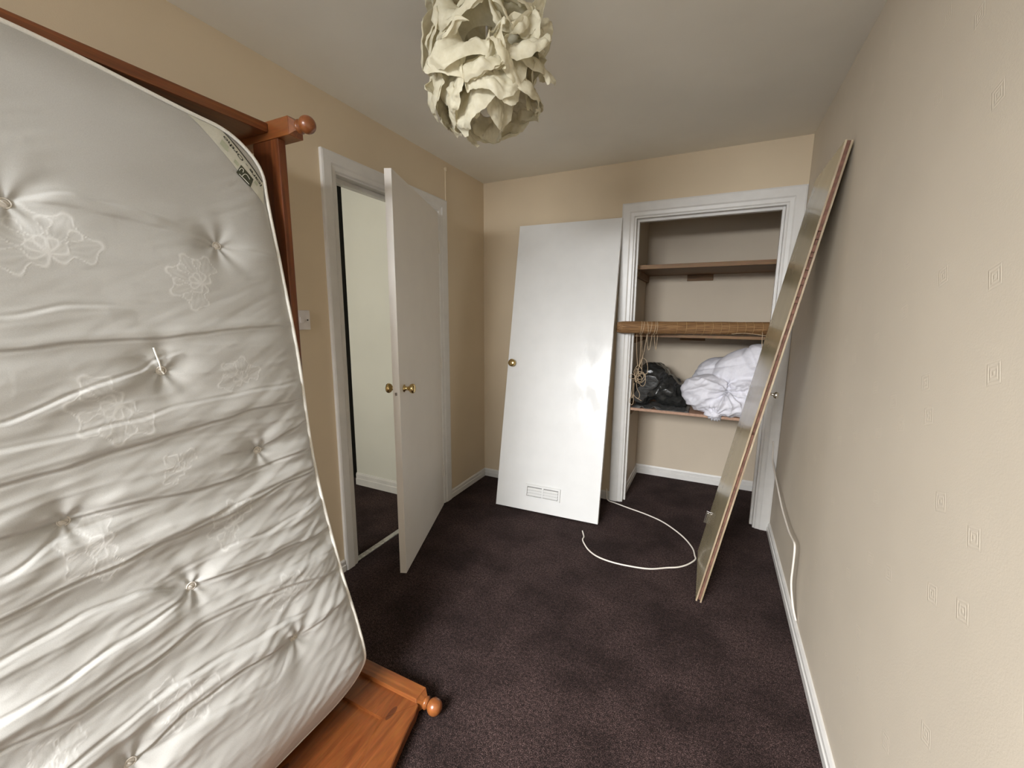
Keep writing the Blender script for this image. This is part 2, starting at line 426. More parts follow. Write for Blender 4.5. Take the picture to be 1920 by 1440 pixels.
add_box(bm, XL-0.075, XL-0.038, DY0+0.012, DY0+0.026, 0, DZ-0.012, 0.002); add_box(bm, XL-0.075, XL-0.038, DY1-0.026, DY1-0.012, 0, DZ-0.012, 0.002)
add_box(bm, XL-0.075, XL-0.038, DY0+0.026, DY1-0.026, DZ-0.034, DZ-0.012, 0.002)
structure('door_stop', bm, M['white'], '', t1)
plB = lambda u, v, d: Vector((u, YB-d, v))
t2 = thing('trim_2', 'white painted architrave and lining around the cupboard opening', 'door frame', (CX0, YB, 0)); t2['kind'] = 'structure'
del t2['category']
structure('architrave', architrave(CX0+0.004, CX1-0.004, CZ-0.004, -0.598, XR-0.002, 2.050, plB), M['white'], '', t2)
bm = bmesh.new()
add_box(bm, CX0, CX0+0.014, YB-0.004, YB+T, 0, CZ); add_box(bm, CX1-0.014, CX1, YB-0.004, YB+T, 0, CZ); add_box(bm, CX0+0.014, CX1-0.014, YB-0.004, YB+T, CZ-0.014, CZ)
structure('lining', bm, M['white'], '', t2)
bm = bmesh.new()
add_box(bm, CX0+0.014, CX0+0.028, YB+0.036, YB+0.07, 0, CZ-0.014, 0.002); add_box(bm, CX1-0.028, CX1-0.014, YB+0.036, YB+0.07, 0, CZ-0.014, 0.002)
add_box(bm, CX0+0.028, CX1-0.028, YB+0.036, YB+0.07, CZ-0.03, CZ-0.014, 0.002)
structure('door_stop', bm, M['white'], '', t2)
bm = bmesh.new(); add_box(bm, XL-0.030, XL+0.004, DY0+0.012, DY1-0.012, 0, 0.006, 0.002)
structure('trim_3', bm, M['threshold'], 'worn metal threshold strip across the doorway carpet')

# painted conduit running up beside the doorway to near the ceiling
cd = thing('cable_conduit', 'thin cream painted cable conduit running up the wall beside the doorway to the ceiling', 'conduit', (XL, 2.392, 0.06))
bm = bmesh.new(); add_box(bm, XL, XL+0.007, 2.386, 2.398, 0.062, 2.27, 0.002)
obj('strip', bm, M['cream'], cd)
bm = bmesh.new(); add_lathe(bm, [(0, 0.015), (0.008, 0.014), (0.012, 0.008), (0.013, 0.001)], (XL, 2.394, 2.262), (1, 0, 0), 16)
obj('plaster_cap', bm, M['cream'], cd, smooth=True)

# light switch, half hidden behind the bed rail
sw = thing('light_switch', 'white plastic light switch plate on the left wall beside the upended bed rail', 'light switch', (XL, 1.262, 1.30))
obj('plate', BX(XL, XL+0.008, 1.215, 1.301, 1.257, 1.343, 0.002), M['plastic'], sw)
obj('rocker', BX(XL+0.008, XL+0.012, 1.250, 1.266, 1.288, 1.312, 0.001), M['plastic'], sw)
for yy in (1.228, 1.288):
    bm = bmesh.new(); add_lathe(bm, [(0, 0.0032), (0.0015, 0.003)], (XL+0.008, yy, 1.30), (1, 0, 0), 10)
    obj('screw', bm, M['black'], sw)

# ------------------------------------------------------------------ door leaf and loose doors
def frame_mtx(P, ax, az):
    """local x = ax (width), z = az (up), y = into thickness"""
    ax = Vector(ax).normalized(); az = Vector(az); az = (az-ax*az.dot(ax)).normalized(); ay = az.cross(ax)
    return Matrix(((ax.x, ay.x, az.x, P[0]), (ax.y, ay.y, az.y, P[1]), (ax.z, ay.z, az.z, P[2]), (0, 0, 0, 1)))
def thing_m(name, label, cat, mtx):
    o = bpy.data.objects.new(name, None); COL.objects.link(o); o.matrix_world = mtx; o.empty_display_size = 0.05
    return tag(o, label, cat)
def lobj(name, bm, mat, parent, smooth=False):
    """bm already in parent's local coordinates"""
    bmesh.ops.recalc_face_normals(bm, faces=bm.faces)
    me = bpy.data.meshes.new(name); bm.to_mesh(me); bm.free()
    for mt in (mat if isinstance(mat, list) else [mat]): me.materials.append(mt)
    o = bpy.data.objects.new(name, me); COL.objects.link(o); o.parent = parent
    if smooth:
        for p in me.polygons: p.use_smooth = True
    return o
KNOB = [(0, 0.019), (0.003, 0.019), (0.006, 0.011), (0.018, 0.0095), (0.026, 0.012), (0.032, 0.020), (0.040, 0.0245), (0.046, 0.0245), (0.052, 0.021), (0.056, 0.012), (0.057, 0.001)]

# open door: local x from hinge to latch edge, y thickness
hx, hy = -1.620, 2.262
dirv = Vector((-1.331-hx, 1.519-hy, 0)).normalized(); DW = 0.797
mt = frame_mtx((hx, hy, 0.010), dirv, (0, 0, 1))
d1 = thing_m('door_1', 'white flush bedroom door standing open into the room with brass knobs', 'door', mt); d1['kind'] = 'structure'
del d1['category']
# ay = az x ax : check which side faces the room (+x)
ay = mt.to_3x3() @ Vector((0, 1, 0)); side = 1 if ay.x > 0 else -1      # visible face lies at y=0, body goes away from it
Yb = lambda a, b: (min(-side*a, -side*b), max(-side*a, -side*b))
y0, y1 = Yb(0, 0.034)
lobj('leaf', BX(0, DW, y0, y1, 0, 1.953, 0.0015), M['doorwhite'], d1)
for sgn, nm in ((1, 'front'), (-1, 'rear')):
    bm = bmesh.new()
    yo = 0 if sgn == 1 else -side*0.034
    add_lathe(bm, KNOB, (DW-0.062, yo, 0.958), (0, side*sgn, 0), 28)
    lobj('door_knob', bm, M['brass'], d1, True)
lobj('latch_plate', BX(DW-0.0005, DW+0.001, y0+0.006, y1-0.006, 0.915, 0.972), M['doorwhite'], d1)
lobj('latch_bolt', BX(DW, DW+0.006, -side*0.017-0.005, -side*0.017+0.005, 0.934, 0.948), M['chrome'], d1)
for z in (1.74, 1.0, 0.25):
    bm = bmesh.new(); add_lathe(bm, [(0, 0.005), (0.075, 0.005)], (-0.004, side*0.004, z-0.037), (0, 0, 1), 12)
    add_box(bm, 0.0, 0.022, min(0, side*0.0015), max(0, side*0.0015), z-0.037, z+0.038)
    lobj('hinge', bm, M['doorwhite'], d1)

# leaning cupboard door
P0 = Vector((-1.296, 2.432, 0.010)); ax = Vector((0.706, 0.030, 0)); TL = Vector((-1.346, 2.828, 1.957))
mt = frame_mtx(P0, ax, TL-P0); LW, LH = 0.722, 1.992
d2 = thing_m('loose_flush_door', 'white flush cupboard door with one brass knob leaning against the back wall', 'door', mt)
ayv = mt.to_3x3() @ Vector((0, 1, 0)); s2 = 1 if ayv.y > 0 else -1   # body goes +y (towards wall)
ya, yb = sorted((0, s2*0.034))
lobj('leaf', BX(0, LW, ya, yb, 0, LH, 0.0015), M['loosewhite'], d2)
bm = bmesh.new(); add_lathe(bm, [(0, 0.021), (0.002, 0.021), (0.006, 0.012), (0.016, 0.012), (0.022, 0.024), (0.030, 0.027), (0.036, 0.024), (0.040, 0.014), (0.041, 0.001)], (0.040, 0, 1.005), (0, -s2, 0), 28)
lobj('door_knob', bm, M['brass'], d2, True)
vx0, vx1, vz0, vz1 = 0.215, 0.462, 0.092, 0.180
bm = bmesh.new(); yv = lambda d: -s2*d
def lb(bm, x0, x1, d0, d1_, z0, z1, bev=0): a, b = sorted((yv(d0), yv(d1_))); add_box(bm, x0, x1, a, b, z0, z1, bev)
lb(bm, vx0, vx1, 0, 0.002, vz0, vz1, 0.0005)
lb(bm, vx0, vx1, 0.002, 0.011, vz0, vz0+0.009, 0.001); lb(bm, vx0, vx1, 0.002, 0.011, vz1-0.014, vz1, 0.001)
lb(bm, vx0, vx0+0.013, 0.002, 0.011, vz0+0.009, vz1-0.014, 0.001); lb(bm, vx1-0.013, vx1, 0.002, 0.011, vz0+0.009, vz1-0.014, 0.001)
lb(bm, (vx0+vx1)/2-0.006, (vx0+vx1)/2+0.006, 0.002, 0.010, vz0+0.009, vz1-0.014, 0.001)
vent = lobj('vent_grille', bm, M['loosewhite'], d2)
bm = bmesh.new(); lb(bm, vx0+0.014, vx1-0.014, 0.0021, 0.0026, vz0+0.010, vz1-0.015); lobj('vent_shade', bm, M['void'], vent)  # thin sheet, its colour stands for shade between the louvres
mid = (vx0+vx1)/2
for (a, b) in ((vx0+0.016, mid-0.004), (mid+0.004, vx1-0.016)):
    for k in range(3):
        bm = bmesh.new(); z = vz0+0.018+k*0.0185
        vs = [bm.verts.new((x, yv(d), zz)) for x in (a, b) for d, zz in ((0.003, z+0.009), (0.0120, z-0.004), (0.0130, z-0.002), (0.003, z+0.0115))]
        for f in ((0, 1, 2, 3), (7, 6, 5, 4), (0, 4, 5, 1), (1, 5, 6, 2), (2, 6, 7, 3), (3, 7, 4, 0)): bm.faces.new([vs[i] for i in f])
        lobj('louvre', bm, M['loosewhite'], vent)

# second loose door leaning on the right wall, seen from its edge
A = Vector((0.032, 1.953, 0.010)); Bp = Vector((0.390, 1.990, 1.964))
upv = (Bp-A); axw = Vector((0.0, 1.0, 0.0)); axw = Vector((-0.012, 1.0, -0.018))
mt = frame_mtx(A, axw, upv); RW, RH = 0.475, upv.length
d3 = thing_m('loose_split_door', 'pale varnished hollow door with a split edge leaning against the right wall', 'door', mt)
ayv = mt.to_3x3() @ Vector((0, 1, 0)); s3 = 1 if ayv.x > 0 else -1   # body towards +x
def rb(x0, x1, d0, d1_, z0, z1, bev=0): a, b = sorted((s3*d0, s3*d1_)); return BX(x0, x1, a, b, z0, z1, bev)
p1_ = lobj('door_skin', rb(0, RW, -0.013, -0.006, 0, RH, 0.001), [M['skin'], M['rawedge']], d3)
p2_ = lobj('door_skin', rb(0, RW, 0.006, 0.013, 0, RH, 0.001), [M['skin'], M['rawedge']], d3)
for p in (p1_, p2_):
    for f in p.data.polygons:
        if abs(f.normal.y) < 0.9: f.material_index = 1
bm = bmesh.new()
a, b = sorted((-s3*0.0058, s3*0.0058))
add_box(bm, 0.014, RW-0.004, a, b, 0.004, RH-0.30)
add_box(bm, 0.001, RW-0.004, a, b, RH-0.30, RH-0.002)
for k in range(26):
    z = RH-0.30-k*0.035
    add_box(bm, 0.002+0.0005*k, 0.016, a, b, z-random.uniform(0.01, 0.034), z)
lobj('core', bm, M['core'], d3)
bm = bmesh.new(); add_lathe(bm, [(0, 0.012), (0.003, 0.012), (0.006, 0.006), (0.016, 0.006), (0.021, 0.013), (0.028, 0.0145), (0.034, 0.010), (0.035, 0.001)], (0.030, s3*0.013, 1.02), (0, s3, 0), 20)
kn = lobj('door_knob', bm, M['chrome'], d3, True)
bm = bmesh.new(); a, b = sorted((-s3*0.030, -s3*0.004)); add_box(bm, RW, RW+0.003, a, b, 0.18, 0.25, 0.001); add_lathe(bm, [(0, 0.0055), (0.05, 0.0055)], (RW+0.003, -s3*0.022, 0.19), (0, 0, 1), 12)
lobj('hinge', bm, M['chrome'], d3)

# ------------------------------------------------------------------ upended pine bed
bed = thing('bed_frame', 'orange pine bed frame stood on end against the left wall, headboard flat on the carpet', 'bed', (-1.2, 0.45, 0))
PY = (-0.045, 0.935)          # near and far post, 0.05 wide
def post(name, x0, x1, y0, z0, z1, ball):
    bm = bmesh.new(); s = z1-z0; yc = y0+0.026; zc = (z0+z1)/2
    add_box(bm, x0, x1-0.012, y0, y0+0.052, z0, z1, 0.0025)
    # chamfered end
    lo = [bm.verts.new((x1-0.012, y, z)) for y, z in ((y0+.002, z0+.002), (y0+.050, z0+.002), (y0+.050, z1-.002), (y0+.002, z1-.002))]
    hi = [bm.verts.new((x1+0.004, y, z)) for y, z in ((y0+.014, z0+.014), (y0+.038, z0+.014), (y0+.038, z1-.014), (y0+.014, z1-.014))]
    for i in range(4): bm.faces.new((lo[i], lo[(i+1) % 4], hi[(i+1) % 4], hi[i]))
    bm.faces.new(hi); bm.faces.new(lo[::-1])
    p = obj(name, bm, M['pine_x'], bed)
    b2 = bmesh.new(); R = ball
    prof = [(0, 0.016), (0.004, 0.019), (0.008, 0.021), (0.012, 0.019), (0.015, 0.014), (0.019, 0.0125)]
    for k in range(1, 13):
        a = PI*k/13
        if R*math.sin(a) > 0.011 or k > 6: prof.append((0.019+R*0.93*(1-math.cos(a))-0.004, R*math.sin(a)))
    add_lathe(b2, prof, (x1+0.002, yc, zc), (1, 0, 0), 28)
    fin = obj('finial', b2, M['pine_x'], p, smooth=True)
    return fin, (x1+0.002+0.015+R*1.9, yc, zc)
for y0 in PY:
    xw = -1.640
    fin, tip = post('headboard_post', xw, -0.786, y0, 0.006, 0.060, 0.027)
    bm = bmesh.new(); add_lathe(bm, [(0, 0.009), (0.003, 0.009), (0.0035, 0.001)], (tip[0]-0.007, tip[1], tip[2]), (1, 0, 0), 14)
    obj('end_cap', bm, M['chrome'], fin)
    post('footboard_post', xw, -1.205, y0, 1.868, 1.922, 0.026)
for y0 in (-0.02, 0.935):
    o = obj('side_rail', BX(-1.392, -1.268, y0, y0+0.026, 0.061, 1.867, 0.003), M['pine_z'], bed)
obj('footboard', BX(-1.62, -1.309, -0.02+0.027, 0.934, 1.888, 1.916, 0.004), M['pine_y'], bed)
# headboard lying on the floor: outer edge is an arched curve
def head_x(y):
    u = min(1.0, abs(y-0.4705)/0.4645)         # 0 centre, 1 at post
    return -0.790+0.155*(1-u)**1.35+0.008*min(1, (1-u)/0.06)
YS = [0.9345-0.929*i/60 for i in range(61)]
bm = bmesh.new()
add_prism(bm, [(-1.60, YS[0]), (-1.60, YS[-1])]+[(head_x(y), y) for y in YS[::-1]], 0.014, 0.032)
hb = obj('headboard', bm, M['pine_y'], bed)
bm = bmesh.new(); in_y0, in_y1 = 0.0055+0.09, 0.9345-0.088
ins = [in_y1-(in_y1-in_y0)*i/60 for i in range(61)]
out = [(head_x(y), y) for y in YS]; inn = [(head_x(y)-0.095, y) for y in ins]
def ringface(z, lst):
    return [bm.verts.new((x, y, z)) for x, y in lst]
zt, zi = 0.0455, 0.036
O = ringface(zt-0.003, out); O2 = ringface(zt, [(x-0.003, y) for x, y in out]); I = ringface(zt, inn); I2 = ringface(zt-0.006, [(x-0.012, y+(-0.008 if i == 0 else 0.008 if i == 60 else 0)) for i, (x, y) in enumerate(inn)]); O0 = ringface(0.030, out); I0 = ringface(0.031, [(x-0.013, y) for x, y in inn])
for A_, B_ in ((O0, O), (O, O2), (O2, I), (I, I2), (I2, I0)):
    for i in range(60): bm.faces.new((A_[i], A_[i+1], B_[i+1], B_[i]))
# stiles at both ends and bottom rail
obj('frame_rail', bm, M['pine_y'], hb)
for ya_, yb_, ix in ((in_y1, 0.9345, 0), (0.0055, in_y0, 60)):
    bm = bmesh.new(); yi, yo = (in_y1, 0.9345) if ix == 0 else (in_y0, 0.0055)
    add_prism(bm, [(-1.60, yo), (-1.60, yi), (head_x(yi)-0.0965, yi), (head_x(yo)-0.004, yo)], 0.031, zt-0.0003)
    obj('frame_stile', bm, M['pine_y'], hb)

# ------------------------------------------------------------------ mattress
MY0, MY1, MZ0, MZ1, RC = -0.025, 0.888, 0.050, 1.886, 0.135
XK = [(0.03, -1.035), (0.07, -1.010), (0.13, -0.982), (0.20, -0.962), (0.31, -0.988), (0.49, -1.050), (0.84, -1.140), (1.20, -1.180), (1.44, -1.222), (1.68, -1.266), (1.80, -1.276), (1.90, -1.286)]
def xbase(z):
    for i in range(len(XK)-1):
        if z <= XK[i+1][0] or i == len(XK)-2:
            z0, x0 = XK[i]; z1, x1 = XK[i+1]
            def sl(j):
                if j <= 0 or j >= len(XK)-1: return (XK[min(j+1, len(XK)-1)][1]-XK[max(j-1, 0)][1])/(XK[min(j+1, len(XK)-1)][0]-XK[max(j-1, 0)][0])
                return (XK[j+1][1]-XK[j-1][1])/(XK[j+1][0]-XK[j-1][0])
            h = z1-z0; t = (z-z0)/h; a, b = sl(i)*h, sl(i+1)*h
            return (2*t**3-3*t*t+1)*x0+(t**3-2*t*t+t)*a+(-2*t**3+3*t*t)*x1+(t**3-t*t)*b
TUFTS = [(0.331, 1.532), (0.709, 1.516), (0.519, 1.189), (0.716, 0.935), (0.310, 0.905), (0.488, 0.664), (0.684, 0.399), (0.307, 0.398), (0.12, 1.20), (0.10, 0.66)]
SEAMS = [
 ([(-0.02, 1.25), (0.276, 1.252), (0.37, 1.261), (0.517, 1.263), (0.69, 1.282), (0.885, 1.288)], 1.0, 0.006, 0.016),
 ([(-0.02, 1.07), (0.249, 1.077), (0.357, 1.078), (0.447, 1.089), (0.533, 1.103), (0.646, 1.11), (0.885, 1.118)], -0.8, 0.005, 0.02),
 ([(-0.02, 1.0), (0.239, 1.01), (0.323, 1.012), (0.428, 1.026), (0.57, 1.041), (0.725, 1.058), (0.885, 1.058)], 1.0, 0.007, 0.02),
 ([(-0.02, 0.92), (0.224, 0.914), (0.293, 0.904), (0.403, 0.904), (0.538, 0.883), (0.696, 0.885), (0.885, 0.898)], 0.9, 0.009, 0.024),
 ([(0.42, 0.79), (0.481, 0.801), (0.649, 0.82), (0.885, 0.836)], 0.6, 0.007, 0.02),
 ([(-0.02, 0.77), (0.201, 0.773), (0.279, 0.781), (0.361, 0.785), (0.482, 0.793), (0.607, 0.793), (0.771, 0.821), (0.885, 0.823)], 1.0, 0.010, 0.024),
 ([(0.0, 0.70), (0.188, 0.707), (0.296, 0.717), (0.386, 0.712), (0.488, 0.664)], -1.0, 0.011, 0.022),
 ([(0.488, 0.664), (0.65, 0.645), (0.885, 0.626)], 1.0, 0.010, 0.022),
 ([(0.0, 0.62), (0.172, 0.62), (0.248, 0.622), (0.342, 0.634), (0.457, 0.651), (0.488, 0.662)], -1.0, 0.012, 0.024),
 ([(0.0, 0.57), (0.162, 0.569), (0.262, 0.549), (0.359, 0.555), (0.482, 0.575), (0.655, 0.551), (0.885, 0.489)], 0.7, 0.009, 0.022),
 ([(0.0, 0.47), (0.2, 0.475), (0.4, 0.49), (0.6, 0.47), (0.75, 0.452)], -0.8, 0.008, 0.02),
 ([(0.1, 0.36), (0.307, 0.398), (0.399, 0.419), (0.486, 0.423), (0.586, 0.419), (0.683, 0.398), (0.885, 0.407)], 1.0, 0.009, 0.022),
 ([(0.307, 0.398), (0.45, 0.385), (0.60, 0.35), (0.683, 0.395)], -0.6, 0.006, 0.02),
 ([(0.0, 1.53), (0.338, 1.534), (0.437, 1.541), (0.58, 1.535), (0.709, 1.516), (0.885, 1.506)], 0.7, 0.004, 0.016),
 ([(0.331, 1.54), (0.427, 1.575), (0.525, 1.572), (0.62, 1.56)], -1.0, 0.005, 0.018),
 ([(0.12, 1.12), (0.256, 1.126), (0.362, 1.163), (0.474, 1.197), (0.525, 1.223), (0.573, 1.236)], -1.0, 0.008, 0.022),
 ([(0.1, 1.31), (0.288, 1.32), (0.377, 1.342), (0.491, 1.339)], -0.7, 0.005, 0.018),
 ([(0.0, 0.83), (0.214, 0.846), (0.308, 0.883), (0.407, 0.885)], -0.8, 0.008, 0.02),
 ([(0.55, 0.72), (0.70, 0.71), (0.885, 0.735)], -0.8, 0.007, 0.018),
 ([(0.60, 0.955), (0.716, 0.94), (0.885, 0.985)], 0.8, 0.006, 0.016),
 ([(0.60, 0.60), (0.72, 0.585), (0.885, 0.56)], -0.7, 0.006, 0.014),
]
def seam_off(pts, y):
    if y <= pts[0][0] or y >= pts[-1][0]: return None
    for (a, za), (b, zb) in zip(pts, pts[1:]):
        if y <= b:
            t = (y-a)/(b-a); t = t*t*(3-2*t)*0.5+t*0.5
            return za+(zb-za)*t
PET = []     # damask flowers: (y, z, size, rotation, petals)
for (fy, fz, s, r, n) in ((0.37, 1.445, 0.075, 0.3, 5), (0.639, 1.405, 0.062, 1.2, 5), (0.693, 1.147, 0.050, 0.4, 4), (0.424, 1.123, 0.070, 2.2, 5), (0.613, 0.767, 0.055, 0.9, 5), (0.354, 0.837, 0.060, 1.7, 4), (0.702, 0.522, 0.050, 0.2, 5), (0.425, 0.461, 0.060, 2.6, 5), (0.218, 0.484, 0.05, 1, 4), (0.52, 0.95, 0.04, 1, 3)):
    for k in range(n):
        a = r+k*2*PI/n*0.62
        PET.append((fy+math.cos(a)*s*0.62, fz+math.sin(a)*s*0.62, a, s*0.62, s*0.36))
def damask(y, z):
    v = 0
    for (cy, cz, a, L_, W_) in PET:
        dy, dz = y-cy, z-cz
        if dy*dy+dz*dz > 0.0064: continue
        p = (dy*math.cos(a)+dz*math.sin(a))/L_; q = (-dy*math.sin(a)+dz*math.cos(a))/(W_*(1.0+0.35*math.sin(6*p)))
        rr = math.sqrt(p*p+q*q)
        if rr < 1.12:
            e = math.exp(-((rr-1.0)/0.08)**2)
            inner = 0.28*(0.5+0.5*math.sin(q*14)) if rr < 1 else 0
            v = max(v, e*0.9, inner)
    return v
def edge_dist(y, z):
    dy = min(y-MY0, MY1-y); dz = min(z-MZ0, MZ1-z)
    if dy < RC and dz < RC: return max(0, RC-math.hypot(RC-dy, RC-dz))
    return max(0, min(dy, dz))
def slack(y, z):                     # the cover is pulled tight over the bottom corner
    return 1-0.72*max(0, min(1, (0.405-z+0.10*(y-0.5))/0.06))*max(0, min(1, (y-0.20)/0.25))
def height(y, z):
    e = edge_dist(y, z)
    low = max(0, min(1, (1.42-z)/0.7))                # lower part is slacker, more wrinkled
    h = 0.020*(1-math.exp(-e/0.035))
    for ty, tz in TUFTS:
        d2 = (y-ty)**2+((z-tz)*1.15)**2; d = math.sqrt(d2)
        dd = max(d, 0.0105)
        h -= 0.016*math.exp(-d2/0.0032)+0.012*math.exp(-dd/0.014)
        if d < 0.16 and d > 0.004:
            an = math.atan2(z-tz, y-ty)
            h += 0.0036*math.sin(an*6+ty*40+noise.noise(Vector((y*9, z*9, 3)))*2.2)*math.exp(-d/0.055)*min(1, d/0.02)
    fade = min(1, e/0.02)
    for pts, sg, am, wd in SEAMS:
        s = seam_off(pts, y)
        if s is None: continue
        s += 0.005*noise.noise(Vector((y*14, s*7, 1.7)))
        d = (z-s)
        if abs(d) > 0.09: continue
        ef = min(1, (y-pts[0][0])/0.05, (pts[-1][0]-y)/0.05+ (1 if pts[-1][0] > 0.88 else 0))
        # sharp crease with a raised lip on one side
        h += ef*fade*am*slack(y, z)*(-0.42*math.exp(-(d/0.0035)**2)+0.62*math.exp(-((d*sg-wd*0.75)/(wd*0.85))**2)+0.16*math.exp(-((d*sg-0.006)/0.0028)**2)-0.35*math.exp(-((d*sg+wd)/(wd*1.1))**2))
    wz = z+0.02*noise.noise(Vector((y*3.1, z*3.1, 5.1)))+0.018*y*math.sin(z*9)
    n1 = noise.noise(Vector((y*2.3, wz*21, 0.3))); n2 = noise.noise(Vector((y*4.5+n1*0.4, wz*46, 7.3))); n3 = noise.noise(Vector((y*5, (wz-0.55*y)*48, 2.3)))*(0.6+1.6*max(0, min(1, (y-0.45)/0.3)))
    low *= slack(y, z)
    n4 = noise.noise(Vector((y*1.6+4, (wz-0.10*y)*12, 4.4)))
    h += fade*(0.0012+0.0052*low)*n1+fade*(0.0003+0.0036*low)*(0.5-abs(n2))*1.2+fade*(0.0004+0.0013*low)*n3+fade*(0.001+0.006*low)*n4
    n5 = noise.noise(Vector((y*16+z*9, z*70-y*20, 6.6))); h += fade*(0.0002+0.0010*low)*n5
    h += fade*0.005*noise.noise(Vector((y*4, z*5, 9.1)))
    # gathers running in from the piping
    g = math.exp(-max(0, (MY1-y))/0.07)
    h += g*fade*0.0035*low*math.sin(z*150+6*noise.noise(Vector((z*8, 0, 0))))
    return h
def surf(y, z): return xbase(z)+height(y, z)-0.012
def droop(y, z):                     # the top edge sags towards the far corner
    t = max(0, min(1, (y-0.34)/0.50)); t = t*t*(3-2*t)
    k = max(0, min(1, (z-1.25)/0.60))
    return 0.046*t*k*k
def top_edge(y):
    dy = MY1-y
    return MZ1 if dy >= RC else MZ1-RC+math.sqrt(max(0, RC*RC-(RC-dy)**2))
def undroop(y, z):
    z0 = z
    for _ in range(4): z0 = z+droop(y, z0)
    return z0
def on_cover(y, z, off):             # point on the cover just above (y, z), kept inside the piping
    y = min(y, MY1-0.004); z0 = min(undroop(y, z), top_edge(y)-0.006)
    return Vector((surf(y, z0)+off, y, z0-droop(y, z0)))
NY, NZ = 300, 600
def yspan(z):
    dz = min(z-MZ0, MZ1-z)
    ins_ = 0 if dz >= RC else RC-math.sqrt(max(0, RC*RC-(RC-dz)**2))
    return MY0+ins_, MY1-ins_
mtr = thing('mattress', 'off-white tufted single mattress with creased damask cover leaning on the bed frame', 'mattress', (-1.0, 0.43, 0.05))
bm = bmesh.new(); grid = []; dam = []
zs = []
for j in range(NZ+1):
    t = j/NZ
    zs.append(MZ0+(MZ1-MZ0)*(t+0.0)) 
# refine near rounded ends
zs = sorted(set([round(MZ0+RC*(1-math.cos(PI/2*k/40)), 5) for k in range(41)]+[round(MZ1-RC*(1-math.cos(PI/2*k/40)), 5) for k in range(41)]+[z for z in zs if MZ0+RC < z < MZ1-RC]))
for z in zs:
    a, b = yspan(z); row = []
    for i in range(NY+1):
        t = i/NY; y = a+(b-a)*t
        row.append(bm.verts.new((surf(y, z), y, z-droop(y, z)))); dam.append(damask(y, z))
    grid.append(row)
for j in range(len(zs)-1):
    for i in range(NY): bm.faces.new((grid[j][i], grid[j][i+1], grid[j+1][i+1], grid[j+1][i]))
nfront = len(bm.verts)
loop = grid[0][:]+[r[-1] for r in grid[1:-1]]+grid[-1][::-1]+[r[0] for r in grid[1:-1]][::-1]
TH = 0.155
prev = loop
for s, dd in ((0.02, 0.004), (0.5, 0.010), (0.98, 0.004), (1.0, 0.0)):
    cur = []
    for v in loop:
        y, z = v.co.y, v.co.z; cy = 0.43; cz = min(max(z, MZ0+0.2), MZ1-0.2)
        n = Vector((0, y-cy if abs(y-cy) > 0.3 else 0, z-cz)); n = n.normalized() if n.length > 0 else n
        back = Vector((-TH*s, 0, -TH*s*0.12 if z > 1.2 else 0.0))
        cur.append(bm.verts.new(Vector((xbase(z)-0.012, y, z))+back+n*dd*0.5))
    m = len(loop)
    for i in range(m): bm.faces.new((prev[i], prev[(i+1) % m], cur[(i+1) % m], cur[i]))
    prev = cur
bm.faces.new(prev[::-1])
outline = [Vector((xbase(v.co.z)-0.010, v.co.y, v.co.z)) for v in loop]
bm.verts.index_update()
cov = obj('cover', bm, M['fabric'], mtr, smooth=True)
att = cov.data.attributes.new('damask', 'FLOAT', 'POINT')
vals = [0.0]*len(cov.data.vertices)
for i, v in enumerate(dam): vals[i] = v
att.data.foreach_set('value', vals)
def thin(path, step):
    o = [path[0]]
    for p in path[1:]:
        if (p-o[-1]).length > step: o.append(p)
    if (o[-1]-o[0]).length < step*0.5: o.pop()
    return o
for nm, off in (('piping', 0.0), ('piping', 1.0)):
    pts = thin([p+Vector((-TH*off, 0, -TH*off*0.12 if p.z > 1.2 else 0)) for p in outline], 0.012)
    obj(nm, add_tube(bmesh.new(), pts, 0.0052, 8, closed=True), M['piping'], mtr, smooth=True)
for (ty, tz) in TUFTS:
    x = surf(ty, tz); tz = tz-droop(ty, tz)
    bm = bmesh.new()
    add_lathe(bm, [(-0.002, 0.009), (0.0015, 0.0085), (0.003, 0.006), (0.0025, 0.001)], (x+0.001, ty, tz), (1, 0, 0.1), 18)
    add_tube(bm, [(x+0.003+0.001*math.cos(a), ty+0.0095*math.cos(a), tz+0.0095*math.sin(a)) for a in [2*PI*k/18 for k in range(18)]], 0.0016, 6, closed=True)
    add_tube(bm, [(x+0.005, ty-0.005, tz+0.004), (x+0.006, ty, tz), (x+0.005, ty+0.005, tz-0.004)], 0.0012, 6)
    obj('tuft', bm, M['tuft'], mtr, smooth=True)
# loose tape end hanging from the middle tuft
ty, tz = TUFTS[2]
bm = bmesh.new()
pp = [(0.509, 1.245), (0.512, 1.225), (0.515, 1.205), (0.519, 1.190), (0.523, 1.180)]
add_tube(bm, smooth_path([(surf(a, b)+0.004, a, b) for a, b in pp], 5), 0.0022, 6)
obj('tape_end', bm, M['piping'], mtr, smooth=True)
# corner label: band, line, lettering and printed boxes follow the cover
def patch(corners, mat, name, parent, off=0.0012, n=24, n2=14, bow=0):
    bm = bmesh.new(); (a, b, c, d) = [Vector(p) for p in corners]; g = []
    for i in range(n+1):
        r = []
        for j in range(n2+1):
            s, t = i/n, j/n2
            p = (a*(1-s)+b*s)*(1-t)+(d*(1-s)+c*s)*t
            r.append(bm.verts.new(on_cover(p.x, p.y, off)))
        g.append(r)
    for i in range(n):
        for j in range(n2): bm.faces.new((g[i][j], g[i+1][j], g[i+1][j+1], g[i][j+1]))
    return obj(name, bm, mat, parent)
lab = patch([(0.690, 1.850), (0.872, 1.655), (0.884, 1.722), (0.782, 1.838)], M['label'], 'corner_label', mtr, 0.0016, 40, 30)
lab['label'] = 'printed corner label'
patch([(0.782, 1.832), (0.878, 1.722), (0.8805, 1.725), (0.7845, 1.835)], M['ink'], 'printed_line', lab, 0.0024, 30, 2)
